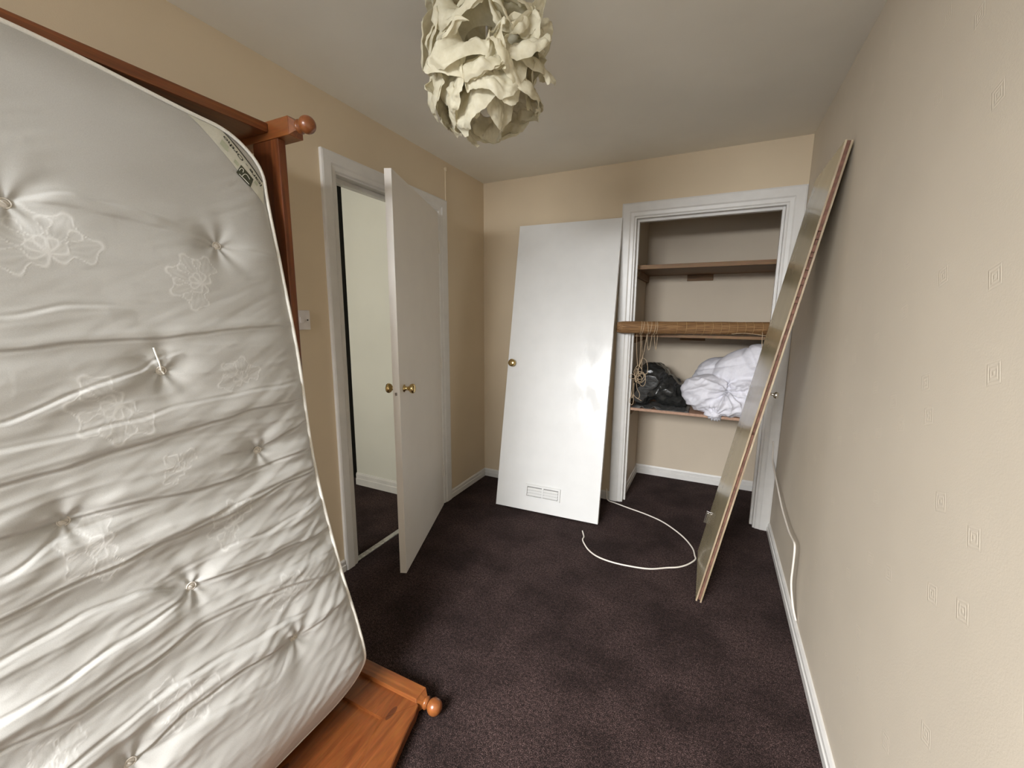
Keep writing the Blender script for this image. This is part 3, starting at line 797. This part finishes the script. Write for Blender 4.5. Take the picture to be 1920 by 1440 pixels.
patch([(0.813, 1.751), (0.847, 1.721), (0.832, 1.694), (0.795, 1.725)], M['greenink'], 'logo_box', lab, 0.0024)
patch([(0.770, 1.806), (0.786, 1.791), (0.779, 1.774), (0.760, 1.790)], M['paleink'], 'printed_square', lab, 0.0024, 8, 8)
patch([(0.797, 1.762), (0.808, 1.751), (0.802, 1.742), (0.791, 1.752)], M['paleink'], 'printed_square', lab, 0.0024, 8, 8)
patch([(0.853, 1.721), (0.861, 1.712), (0.856, 1.704), (0.847, 1.712)], M['paleink'], 'printed_square', lab, 0.0024, 8, 8)
bm = bmesh.new()
for pts in ([(0.804, 1.733), (0.812, 1.741), (0.818, 1.739), (0.815, 1.731)], [(0.811, 1.719), (0.819, 1.727), (0.827, 1.727), (0.834, 1.717)], [(0.803, 1.723), (0.816, 1.713), (0.829, 1.702)]):
    add_tube(bm, smooth_path([on_cover(a, b, 0.0028) for a, b in pts], 5), 0.0009, 5)
obj('logo_swirl', bm, M['label'], lab)
def text_mesh(s, size):
    c = bpy.data.curves.new('lettering', 'FONT'); c.body = s; c.size = size; c.space_character = 1.0; c.offset = 0.0004
    o = bpy.data.objects.new('lettering', c); COL.objects.link(o)
    bpy.context.view_layer.update()
    me = bpy.data.meshes.new_from_object(o.evaluated_get(bpy.context.evaluated_depsgraph_get()))
    bpy.data.objects.remove(o); bpy.data.curves.remove(c); return me
me = text_mesh('icare - Ortho', 0.0245)
bm = bmesh.new(); bm.from_mesh(me)
bmesh.ops.subdivide_edges(bm, edges=[e for e in bm.edges if e.calc_length() > 0.006], cuts=2)
wd = max(v.co.x for v in bm.verts)
st, en = Vector((0.8775, 1.7125)), Vector((0.781, 1.820)); dv = (en-st); L_ = dv.length; dv.normalize(); nv = Vector((-dv.y, dv.x))
for v in bm.verts:
    p = st+dv*(v.co.x/wd*L_)+nv*(v.co.y*0.62+0.0005)
    v.co = on_cover(p.x, p.y, 0.0026)
obj('lettering', bm, M['ink'], lab)

# ------------------------------------------------------------------ pendant lampshade
LC = Vector((-0.685, 1.225, 2.075))
lamp = thing('pendant_lamp', 'cream crumpled paper pendant lampshade hanging from the ceiling', 'lamp', (LC.x, LC.y, H))
bm = bmesh.new(); add_lathe(bm, [(0, 0.045), (0.012, 0.045), (0.022, 0.030), (0.024, 0.006)], (LC.x, LC.y, H), (0, 0, -1), 24)
obj('ceiling_rose', bm, M['plastic'], lamp, smooth=True)
obj('flex', add_tube(bmesh.new(), [(LC.x, LC.y, H-0.02), (LC.x, LC.y, LC.z+0.02)], 0.0035, 8), M['plastic'], lamp)
bm = bmesh.new(); add_lathe(bm, [(0, 0.014), (0.05, 0.017), (0.055, 0.019), (0.06, 0.012)], (LC.x, LC.y, LC.z+0.03), (0, 0, -1), 18)
obj('bulb_holder', bm, M['plastic'], lamp, smooth=True)
bm = bmesh.new(); add_lathe(bm, [(0, 0.012), (0.02, 0.014), (0.05, 0.027), (0.075, 0.030), (0.095, 0.025), (0.108, 0.012), (0.111, 0.001)], (LC.x, LC.y, LC.z-0.03), (0, 0, -1), 24)
obj('bulb', bm, M['glass'], lamp, smooth=True)
def crumple(p, a):
    h = 0
    for sc, am in ((9, 1.0), (21, 0.65), (46, 0.38)):
        d, _ = noise.voronoi(p*sc+Vector((sc, 3, 1)))
        h += am*(min(d[1]-d[0], 0.7)-0.30)
    return a*h
def ribbon(name, zc_, tilt, az, r0, r1, n, amp, droop, seed):
    bm = bmesh.new(); NU, NV = 420, 26; g = []
    rnd = random.Random(seed); ph = rnd.uniform(0, 6.28); ph2 = rnd.uniform(0, 6.28); ph3 = rnd.uniform(0, 6.28)
    for i in range(NU):
        th = 2*PI*i/NU; row = []
        cx, cy = math.cos(th), math.sin(th)
        nn = noise.noise(Vector((cx*1.4, cy*1.4, seed*3.3))); n2 = noise.noise(Vector((cx*3.0, cy*3.0, seed*1.3)))
        wv = math.sin(n*th+ph+2.6*nn); wv = math.copysign(abs(wv)**0.7, wv); wv2 = math.sin((2*n+1)*th+ph2+nn*4)
        rw = r1*(1.0+0.26*n2)
        for j in range(NV+1):
            v = j/NV
            r = r0+(rw-r0)*(math.sin(v*PI/2*1.02))
            z = amp*wv*v**1.1+0.30*amp*wv2*v*v-droop*v*v
            tw = 0.42*v*math.sin(n*th+ph+1.3)+0.14*v*v*wv2+0.10*v*math.sin(2*n*th+ph3)
            a = th+tw
            r -= 0.030*abs(wv)*v*v
            p = Vector((r*math.cos(a), r*math.sin(a), z))
            k = min(1, v*1.6)
            p = p+Vector((math.cos(a), math.sin(a), 0))*crumple(p+Vector((seed, 0, 0)), 0.017)*k
            p.z += crumple(p+Vector((0, seed*2.0, 5)), 0.022)*k
            if v > 0.8: p.z -= 0.010*(v-0.8)/0.2*wv2           # curled lip
            p = Matrix.Rotation(tilt, 3, Vector((math.cos(az), math.sin(az), 0))) @ p
            row.append(bm.verts.new(LC+p+Vector((0, 0, zc_))))
        g.append(row)
    for i in range(NU):
        for j in range(NV): bm.faces.new((g[i][j], g[(i+1) % NU][j], g[(i+1) % NU][j+1], g[i][j+1]))
    return obj(name, bm, M['paper'], lamp, smooth=True)
spec = [(0.140, 0.22, 0.3, 0.05, 0.165, 5, 0.045, -0.02), (0.110, 0.38, 1.9, 0.06, 0.180, 6, 0.048, 0.0), (0.075, -0.34, 0.9, 0.065, 0.185, 5, 0.050, 0.01),
        (0.045, 0.36, 3.4, 0.07, 0.190, 6, 0.048, 0.01), (0.010, -0.40, 2.6, 0.07, 0.192, 5, 0.050, 0.02), (-0.020, 0.30, 4.2, 0.07, 0.188, 6, 0.048, 0.035), (-0.045, -0.28, 0.2, 0.06, 0.180, 5, 0.045, 0.050),
        (-0.045, 0.30, 5.0, 0.055, 0.165, 4, 0.072, 0.035), (-0.055, -0.32, 2.0, 0.04, 0.140, 5, 0.070, 0.045), (-0.060, 0.30, 0.8, 0.02, 0.105, 3, 0.060, 0.060)]
for k, s in enumerate(spec): ribbon('paper_ruffle', *s, seed=k*1.7+2)

# ------------------------------------------------------------------ cupboard shelves
def shelf(name, label, y0, z0, z1, mat, cleatmat, block):
    t = thing(name, label, 'shelf', ((CX0+XR)/2, YK, z0), 'cupboard shelves')
    x0, x1 = CX0+0.001, XR-0.001
    bm = bmesh.new(); add_box(bm, x0, x1, max(y0, YB+T+0.001), YK-0.001, z0, z1, 0.0015)
    if y0 < YB+T: add_box(bm, CX0+0.030, CX1-0.030, y0, YB+T+0.002, z0, z1, 0.001)
    obj('board', bm, mat, t)
    for xa, xb in ((x0, x0+0.022), (x1-0.022, x1)):
        obj('side_cleat', BX(xa, xb, YB+T+0.02, YK-0.002, z0-0.050, z0, 0.002), cleatmat, t)
    if block: obj('back_cleat', BX(block[0], block[1], YK-0.022, YK-0.001, z0-0.045, z0-0.0005, 0.002), cleatmat, t)
    return t
shelf('cupboard_shelf', 'upper dark timber shelf in the cupboard with nothing on it', 3.007, 1.644, 1.672, M['shelfwood'], M['shelfwood'], (-0.215, -0.035))
shelf('cupboard_shelf', 'middle timber shelf in the cupboard under the rolled bamboo blind', 2.955, 1.190, 1.208, M['shelfwood'], M['shelfwood'], (-0.235, -0.055))
shelf('cupboard_shelf', 'lowest cupboard shelf with bare pinkish front edge under the duvet', 2.945, 0.672, 0.690, M['shelfedge'], M['shelfwood'], None)

# rolled bamboo blind on the middle shelf
B0, B1 = Vector((-0.572, 2.800, 1.2535)), Vector((0.355, 3.060, 1.2555)); bd = (B1-B0).normalized(); bs = bd.cross(Vector((0, 0, 1))).normalized(); bu = bs.cross(bd)
bl = thing_m('bamboo_blind', 'rolled brown bamboo blind with hanging cord on the middle cupboard shelf', 'blind', frame_mtx((B0+B1)/2-Vector((0, 0, 0.04)), bd, (0, 0, 1)))
bl_inv = bl.matrix_world.inverted()
def bobj(name, bm, mat, smooth=False):
    bmesh.ops.transform(bm, matrix=bl_inv, verts=bm.verts)
    return lobj(name, bm, mat, bl, smooth)
bm = bmesh.new(); NA, NL = 96, 40; g = []
for j in range(NL+1):
    t = j/NL; c = B0.lerp(B1, t); row = []
    for i in range(NA):
        a = 2*PI*i/NA
        r = 0.0415+0.0016*abs(math.sin(a*15))+0.0025*noise.noise(Vector((math.cos(a)*2, math.sin(a)*2, t*7)))+0.002*math.sin(a)
        if t < 0.03: r *= 0.86+0.14*(t/0.03)**0.5
        endr = random.uniform(-0.006, 0.006) if j in (0, NL) else 0
        row.append(bm.verts.new(c+(bs*math.cos(a)*1.08+bu*math.sin(a)*0.92)*r+bd*endr))
    g.append(row)
for j in range(NL):
    for i in range(NA): bm.faces.new((g[j][i], g[j][(i+1) % NA], g[j+1][(i+1) % NA], g[j+1][i]))
# spiral ends: concentric inset rings stepped in and out
for row, sg in ((g[0], -1), (g[-1], 1)):
    prev = row; c = sum((v.co for v in row), Vector())/NA
    for k in range(1, 7):
        cur = [bm.verts.new(c+(v.co-c)*(1-k/7.2)+bd*sg*(0.010 if k % 2 else -0.006)*(1-k/9)) for v in row]
        for i in range(NA): bm.faces.new((prev[i], prev[(i+1) % NA], cur[(i+1) % NA], cur[i]))
        prev = cur
    bm.faces.new(prev)
bobj('slat_roll', bm, M['bamboo'])
def wrap(bm, t, r, rad, slant=0.0, a0=0, a1=2*PI):
    c = B0.lerp(B1, t); n = 28
    pts = [c+(bs*math.cos(a)*1.08+bu*math.sin(a)*0.94)*r+bd*slant*math.sin(a) for a in [a0+(a1-a0)*k/n for k in range(n+1)]]
    add_tube(bm, pts, rad, 6)
bm = bmesh.new()
LEN = (B1-B0).length
for x in (-0.244, -0.190, -0.133, -0.087, -0.038, 0.010, 0.054, 0.100, 0.146, 0.190, 0.240, 0.285):
    wrap(bm, (x+0.02-B0.x)/(B1.x-B0.x), 0.0440, 0.0011, 0.003)
bobj('binding_thread', bm, M['blindcord'])
bm = bmesh.new()
for x, s in ((-0.445, 0.004), (-0.432, 0.007), (-0.405, -0.005), (-0.387, 0.006), (-0.362, 0.005), (-0.350, 0.002)):
    wrap(bm, (x+0.01-B0.x)/(B1.x-B0.x), 0.0445, 0.0019, s)
CY = 2.905
def cs(pts): return smooth_path([(x, y, z) for x, y, z in pts], 6)
strands = [
[(-0.4691, 1.235), (-0.4660, 1.195), (-0.4613, 1.0934), (-0.4503, 0.9978)],
[(-0.4421, 1.235), (-0.4421, 1.1957), (-0.4385, 1.1305), (-0.4383, 1.0118), (-0.450, 0.93)],
[(-0.4342, 1.235), (-0.4342, 1.1959), (-0.4258, 1.0621), (-0.4205, 0.9497)],
[(-0.4017, 1.235), (-0.4017, 1.2032), (-0.4075, 1.1414), (-0.4213, 1.0491), (-0.4374, 0.9952), (-0.456, 0.94)],
[(-0.397, 1.235), (-0.397, 1.2033), (-0.3977, 1.1612), (-0.3904, 1.116), (-0.3851, 1.1048), (-0.378, 1.118), (-0.372, 1.17), (-0.366, 1.23)],
[(-0.360, 1.235), (-0.352, 1.18), (-0.345, 1.13), (-0.340, 1.11), (-0.336, 1.13), (-0.334, 1.235)],
[(-0.4741, 0.899), (-0.4767, 0.8241), (-0.4871, 0.7718), (-0.4922, 0.7438), (-0.4779, 0.7211), (-0.4657, 0.7395), (-0.4669, 0.8249), (-0.4664, 0.8759)],
[(-0.4533, 0.8735), (-0.4446, 0.8336), (-0.4267, 0.8012), (-0.4314, 0.7701), (-0.4512, 0.7751), (-0.4686, 0.7941), (-0.4711, 0.7801), (-0.4775, 0.7761), (-0.4738, 0.8922)],
[(-0.451, 0.7717), (-0.4344, 0.7647), (-0.4127, 0.7531)],
[(-0.4374, 0.9952), (-0.4242, 1.0456), (-0.3984, 1.0371), (-0.3852, 0.9983), (-0.3841, 0.952), (-0.3961, 0.9413), (-0.4189, 0.9498)]]
for k, s in enumerate(strands):
    add_tube(bm, cs([(x, CY-0.006+0.003*(k % 3), z) for x, z in s]), 0.0018, 6)
for k, (cx, cz, rx, rz) in enumerate(((-0.4266, 0.916, 0.032, 0.038), (-0.445, 0.958, 0.022, 0.037), (-0.4817, 0.919, 0.018, 0.016), (-0.417, 0.905, 0.024, 0.048), (-0.4358, 0.908, 0.024, 0.020), (-0.43, 0.925, 0.030, 0.020), (-0.452, 0.93, 0.012, 0.045))):
    add_tube(bm, [(cx+rx*math.cos(a)*(1+0.15*math.sin(2*a+k)), CY-0.010+0.006*math.sin(a+k), cz+rz*math.sin(a)*(1+0.1*math.cos(3*a+k))) for a in [2*PI*i/28 for i in range(28)]], 0.0019, 6, closed=True)
bobj('pull_cord', bm, M['cord'], True)
bm = bmesh.new()
add_tube(bm, smooth_path([(0.10, 2.945, 1.222), (0.17, 2.944, 1.228), (0.24, 2.944, 1.222), (0.30, 2.944, 1.214)], 6), 0.0016, 6)
add_tube(bm, smooth_path([(0.268, 2.960, 1.235), (0.268, 2.940, 1.215), (0.270, 2.939, 1.17), (0.275, 2.939, 1.13)], 6), 0.0018, 6)
bobj('pull_cord', bm, M['cord'], True)

# ------------------------------------------------------------------ soft heaps on the lowest shelf
def blob_mesh(blobs, voxel, smooth_n):
    bm = bmesh.new()
    for (c, r, rot) in blobs:
        m = Matrix.Translation(c) @ Matrix.Rotation(rot, 4, 'Y') @ Matrix.Diagonal((*r, 1))
        bmesh.ops.create_icosphere(bm, subdivisions=4, radius=1, matrix=m)
    me = bpy.data.meshes.new('tmp'); bm.to_mesh(me); bm.free()
    o = bpy.data.objects.new('tmp', me); COL.objects.link(o)
    md = o.modifiers.new('r', 'REMESH'); md.mode = 'VOXEL'; md.voxel_size = voxel
    sm = o.modifiers.new('s', 'SMOOTH'); sm.iterations = smooth_n; sm.factor = 0.6
    bpy.context.view_layer.update()
    m2 = bpy.data.meshes.new_from_object(o.evaluated_get(bpy.context.evaluated_depsgraph_get()))
    bpy.data.objects.remove(o); bpy.data.meshes.remove(me)
    bm = bmesh.new(); bm.from_mesh(m2); bpy.data.meshes.remove(m2); bm.normal_update()
    return bm
ZS = 0.690
def fold(p, ctrs, k):
    h = 0
    for (c, f, amp, R) in ctrs:
        d = p-Vector(c); r = d.length
        an = math.atan2(d.z, d.x)
        h += amp*(1-2*abs(math.sin(an*f+2.5*noise.noise(p*7+Vector((k, 0, 0)))))**0.7)*math.exp(-(r/R)**2)*min(1, r/0.03)
    return h
blobs = [((-0.020, 3.02, 0.825), (0.145, 0.13, 0.125), 0.0), ((0.11, 3.00, 0.765), (0.17, 0.13, 0.080), 0.0), ((0.045, 2.960, 0.715), (0.055, 0.06, 0.055), 0.0),
         ((0.21, 3.10, 0.98), (0.21, 0.13, 0.145), -0.42), ((0.27, 3.20, 0.86), (0.16, 0.20, 0.17), 0.0), ((0.06, 3.22, 0.88), (0.17, 0.17, 0.17), 0.0),
         ((0.215, 2.99, 0.865), (0.10, 0.09, 0.075), 0.2), ((0.27, 3.05, 1.06), (0.10, 0.11, 0.10), -0.3)]
bm = blob_mesh(blobs, 0.006, 4)
ctr = [((0.105, 2.92, 0.855), 5, 0.015, 0.15), ((0.05, 2.90, 0.70), 7, 0.010, 0.07), ((0.22, 2.90, 0.87), 3, 0.006, 0.10), ((0.34, 2.95, 1.10), 6, 0.007, 0.18)]
for v in bm.verts:
    p = v.co.copy()
    h = fold(p, ctr, 1.0)
    q = Vector((p.x*9+p.z*5, p.y*4, p.z*16-p.x*8))
    q2 = Vector((p.x*6-p.z*12, p.y*6, p.z*5+p.x*3))
    h += 0.010*(0.35-abs(noise.noise(q)))*2+0.005*(0.35-abs(noise.noise(q*2.1)))*2+0.010*(0.3-abs(noise.noise(q2)))*2
    # stitched quilting lines on the folded-over part
    if p.z > 0.93: h = h*0.45-0.005*math.exp(-((p.x*0.9+p.z*0.35-0.585)/0.006)**2)-0.005*math.exp(-((p.z-0.3*p.x-0.985)/0.006)**2)
    v.co = p+v.normal*h
    # rolled spiral of the gathered end
    d = Vector((p.x-0.215, 0, p.z-0.865)); 
    if p.y < 3.0 and d.length < 0.085:
        v.co.y -= 0.008*math.sin(d.length*190+math.atan2(d.z, d.x))*(1-d.length/0.085)
    if v.co.y > 2.947 and v.co.z < ZS+0.001: v.co.z = ZS+0.001
    v.co.x = min(v.co.x, XR-0.004)
    if v.co.y < YB+T+0.01: v.co.x = min(v.co.x, CX1-0.034)
    v.co.z = min(v.co.z, 1.150 if v.co.x > 0.37 or v.co.x < -0.48 else 1.19)
dv_ = obj('duvet', bm, M['duvet'], None, origin=(0.1, 3.05, ZS), smooth=True)
tag(dv_, 'bundled white duvet on the lowest cupboard shelf overhanging its front edge', 'duvet')

blobs = [((-0.385, 3.14, 0.86), (0.105, 0.15, 0.13), 0.3), ((-0.27, 3.17, 0.80), (0.12, 0.16, 0.10), 0.5), ((-0.44, 3.10, 0.77), (0.06, 0.12, 0.08), 0), ((-0.34, 3.2, 0.93), (0.07, 0.10, 0.06), 0.4), ((-0.22, 3.2, 0.75), (0.10, 0.15, 0.06), 0.3)]
bm = blob_mesh(blobs, 0.0075, 3)
for v in bm.verts:
    p = v.co.copy()
    q = Vector((p.x*13-p.z*7, p.y*9, p.z*11+p.x*7))
    h = 0.016*(0.35-abs(noise.noise(q)))*1.6+0.010*(0.3-abs(noise.noise(q*2.3)))+0.02*noise.noise(p*11)
    v.co = p+v.normal*h
    v.co.z = max(v.co.z, ZS+0.004); v.co.x = min(max(v.co.x, CX0+0.006), -0.135)
    v.co.y = max(v.co.y, 3.012)
bag = obj('bin_bag', bm, M['bag'], None, origin=(-0.35, 3.1, ZS), smooth=True)
tag(bag, 'crumpled black plastic bag on the lowest cupboard shelf behind the hanging cord', 'bag')
# grey film spread over the shelf in front of the bag
bm = bmesh.new(); g = []
for i in range(61):
    row = []
    for j in range(26):
        x = CX0+0.034+(0.375)*i/60; y = 2.950+0.30*j/25
        fr = max(0, min(1, (3.008-y)/0.012))
        z = ZS+0.0018+fr*(0.008*abs(noise.noise(Vector((x*14, y*22, 1)))))
        z += fr*(0.035*math.exp(-((x-(-0.33)-(y-2.96)*0.5)/0.014)**2)*0.5+0.03*math.exp(-((x+0.42+(y-2.96)*0.9)/0.012)**2)*0.5)
        row.append(bm.verts.new((x, y, z)))
    g.append(row)
for i in range(60):
    for j in range(25): bm.faces.new((g[i][j], g[i+1][j], g[i+1][j+1], g[i][j+1]))
bmesh.ops.recalc_face_normals(bm, faces=bm.faces)
r = bmesh.ops.solidify(bm, geom=bm.faces[:], thickness=0.001)
sh = obj('plastic_sheet', bm, M['sheet'], None, origin=(-0.3, 3.05, ZS), smooth=True)
tag(sh, 'crinkled grey plastic film spread on the lowest shelf in front of the black bag', 'plastic sheet')

# ------------------------------------------------------------------ cables
pts = [(-0.616, 2.874, 0.085), (-0.614, 2.870, 0.05), (-0.610, 2.862, 0.018), (-0.590, 2.850, 0.006), (-0.545, 2.838, 0.0048), (-0.44, 2.800, 0.0048), (-0.323, 2.76, 0.0048), (-0.215, 2.705, 0.0048), (-0.125, 2.622, 0.0048), (-0.058, 2.535, 0.0048), (-0.014, 2.444, 0.0048), (0.000, 2.372, 0.0048), (0.004, 2.330, 0.0048), (-0.030, 2.262, 0.0048), (-0.075, 2.212, 0.0048), (-0.129, 2.179, 0.0048),
       (-0.21, 2.128, 0.0048), (-0.311, 2.105, 0.0048), (-0.405, 2.100, 0.0048), (-0.488, 2.117, 0.0048), (-0.550, 2.160, 0.0048), (-0.593, 2.217, 0.0048), (-0.612, 2.255, 0.0048), (-0.615, 2.290, 0.0048), (-0.640, 2.345, 0.008)]
c1 = obj('floor_cable', add_tube(bmesh.new(), smooth_path(pts, 8), 0.0042, 8), M['cable'], None, origin=(-0.3, 2.4, 0), smooth=True)
tag(c1, 'white cable looping over the carpet from the cupboard frame', 'cable')
pts = [(0.375, 2.868, 0.585), (0.379, 2.865, 0.53), (0.380, 2.835, 0.470), (0.381, 2.62, 0.415), (0.381, 2.387, 0.372), (0.380, 2.23, 0.362), (0.379, 2.124, 0.362), (0.379, 2.03, 0.372), (0.379, 1.991, 0.373), (0.379, 1.975, 0.345), (0.379, 1.971, 0.287), (0.380, 1.966, 0.203), (0.390, 1.935, 0.12), (0.403, 1.92, 0.070)]
c2 = obj('wall_cable', add_tube(bmesh.new(), smooth_path(pts, 8), 0.0042, 8), M['cable'], None, origin=(0.38, 2.2, 0.06), smooth=True)
tag(c2, 'white cable drooping down the right wall behind the leaning split door', 'cable')
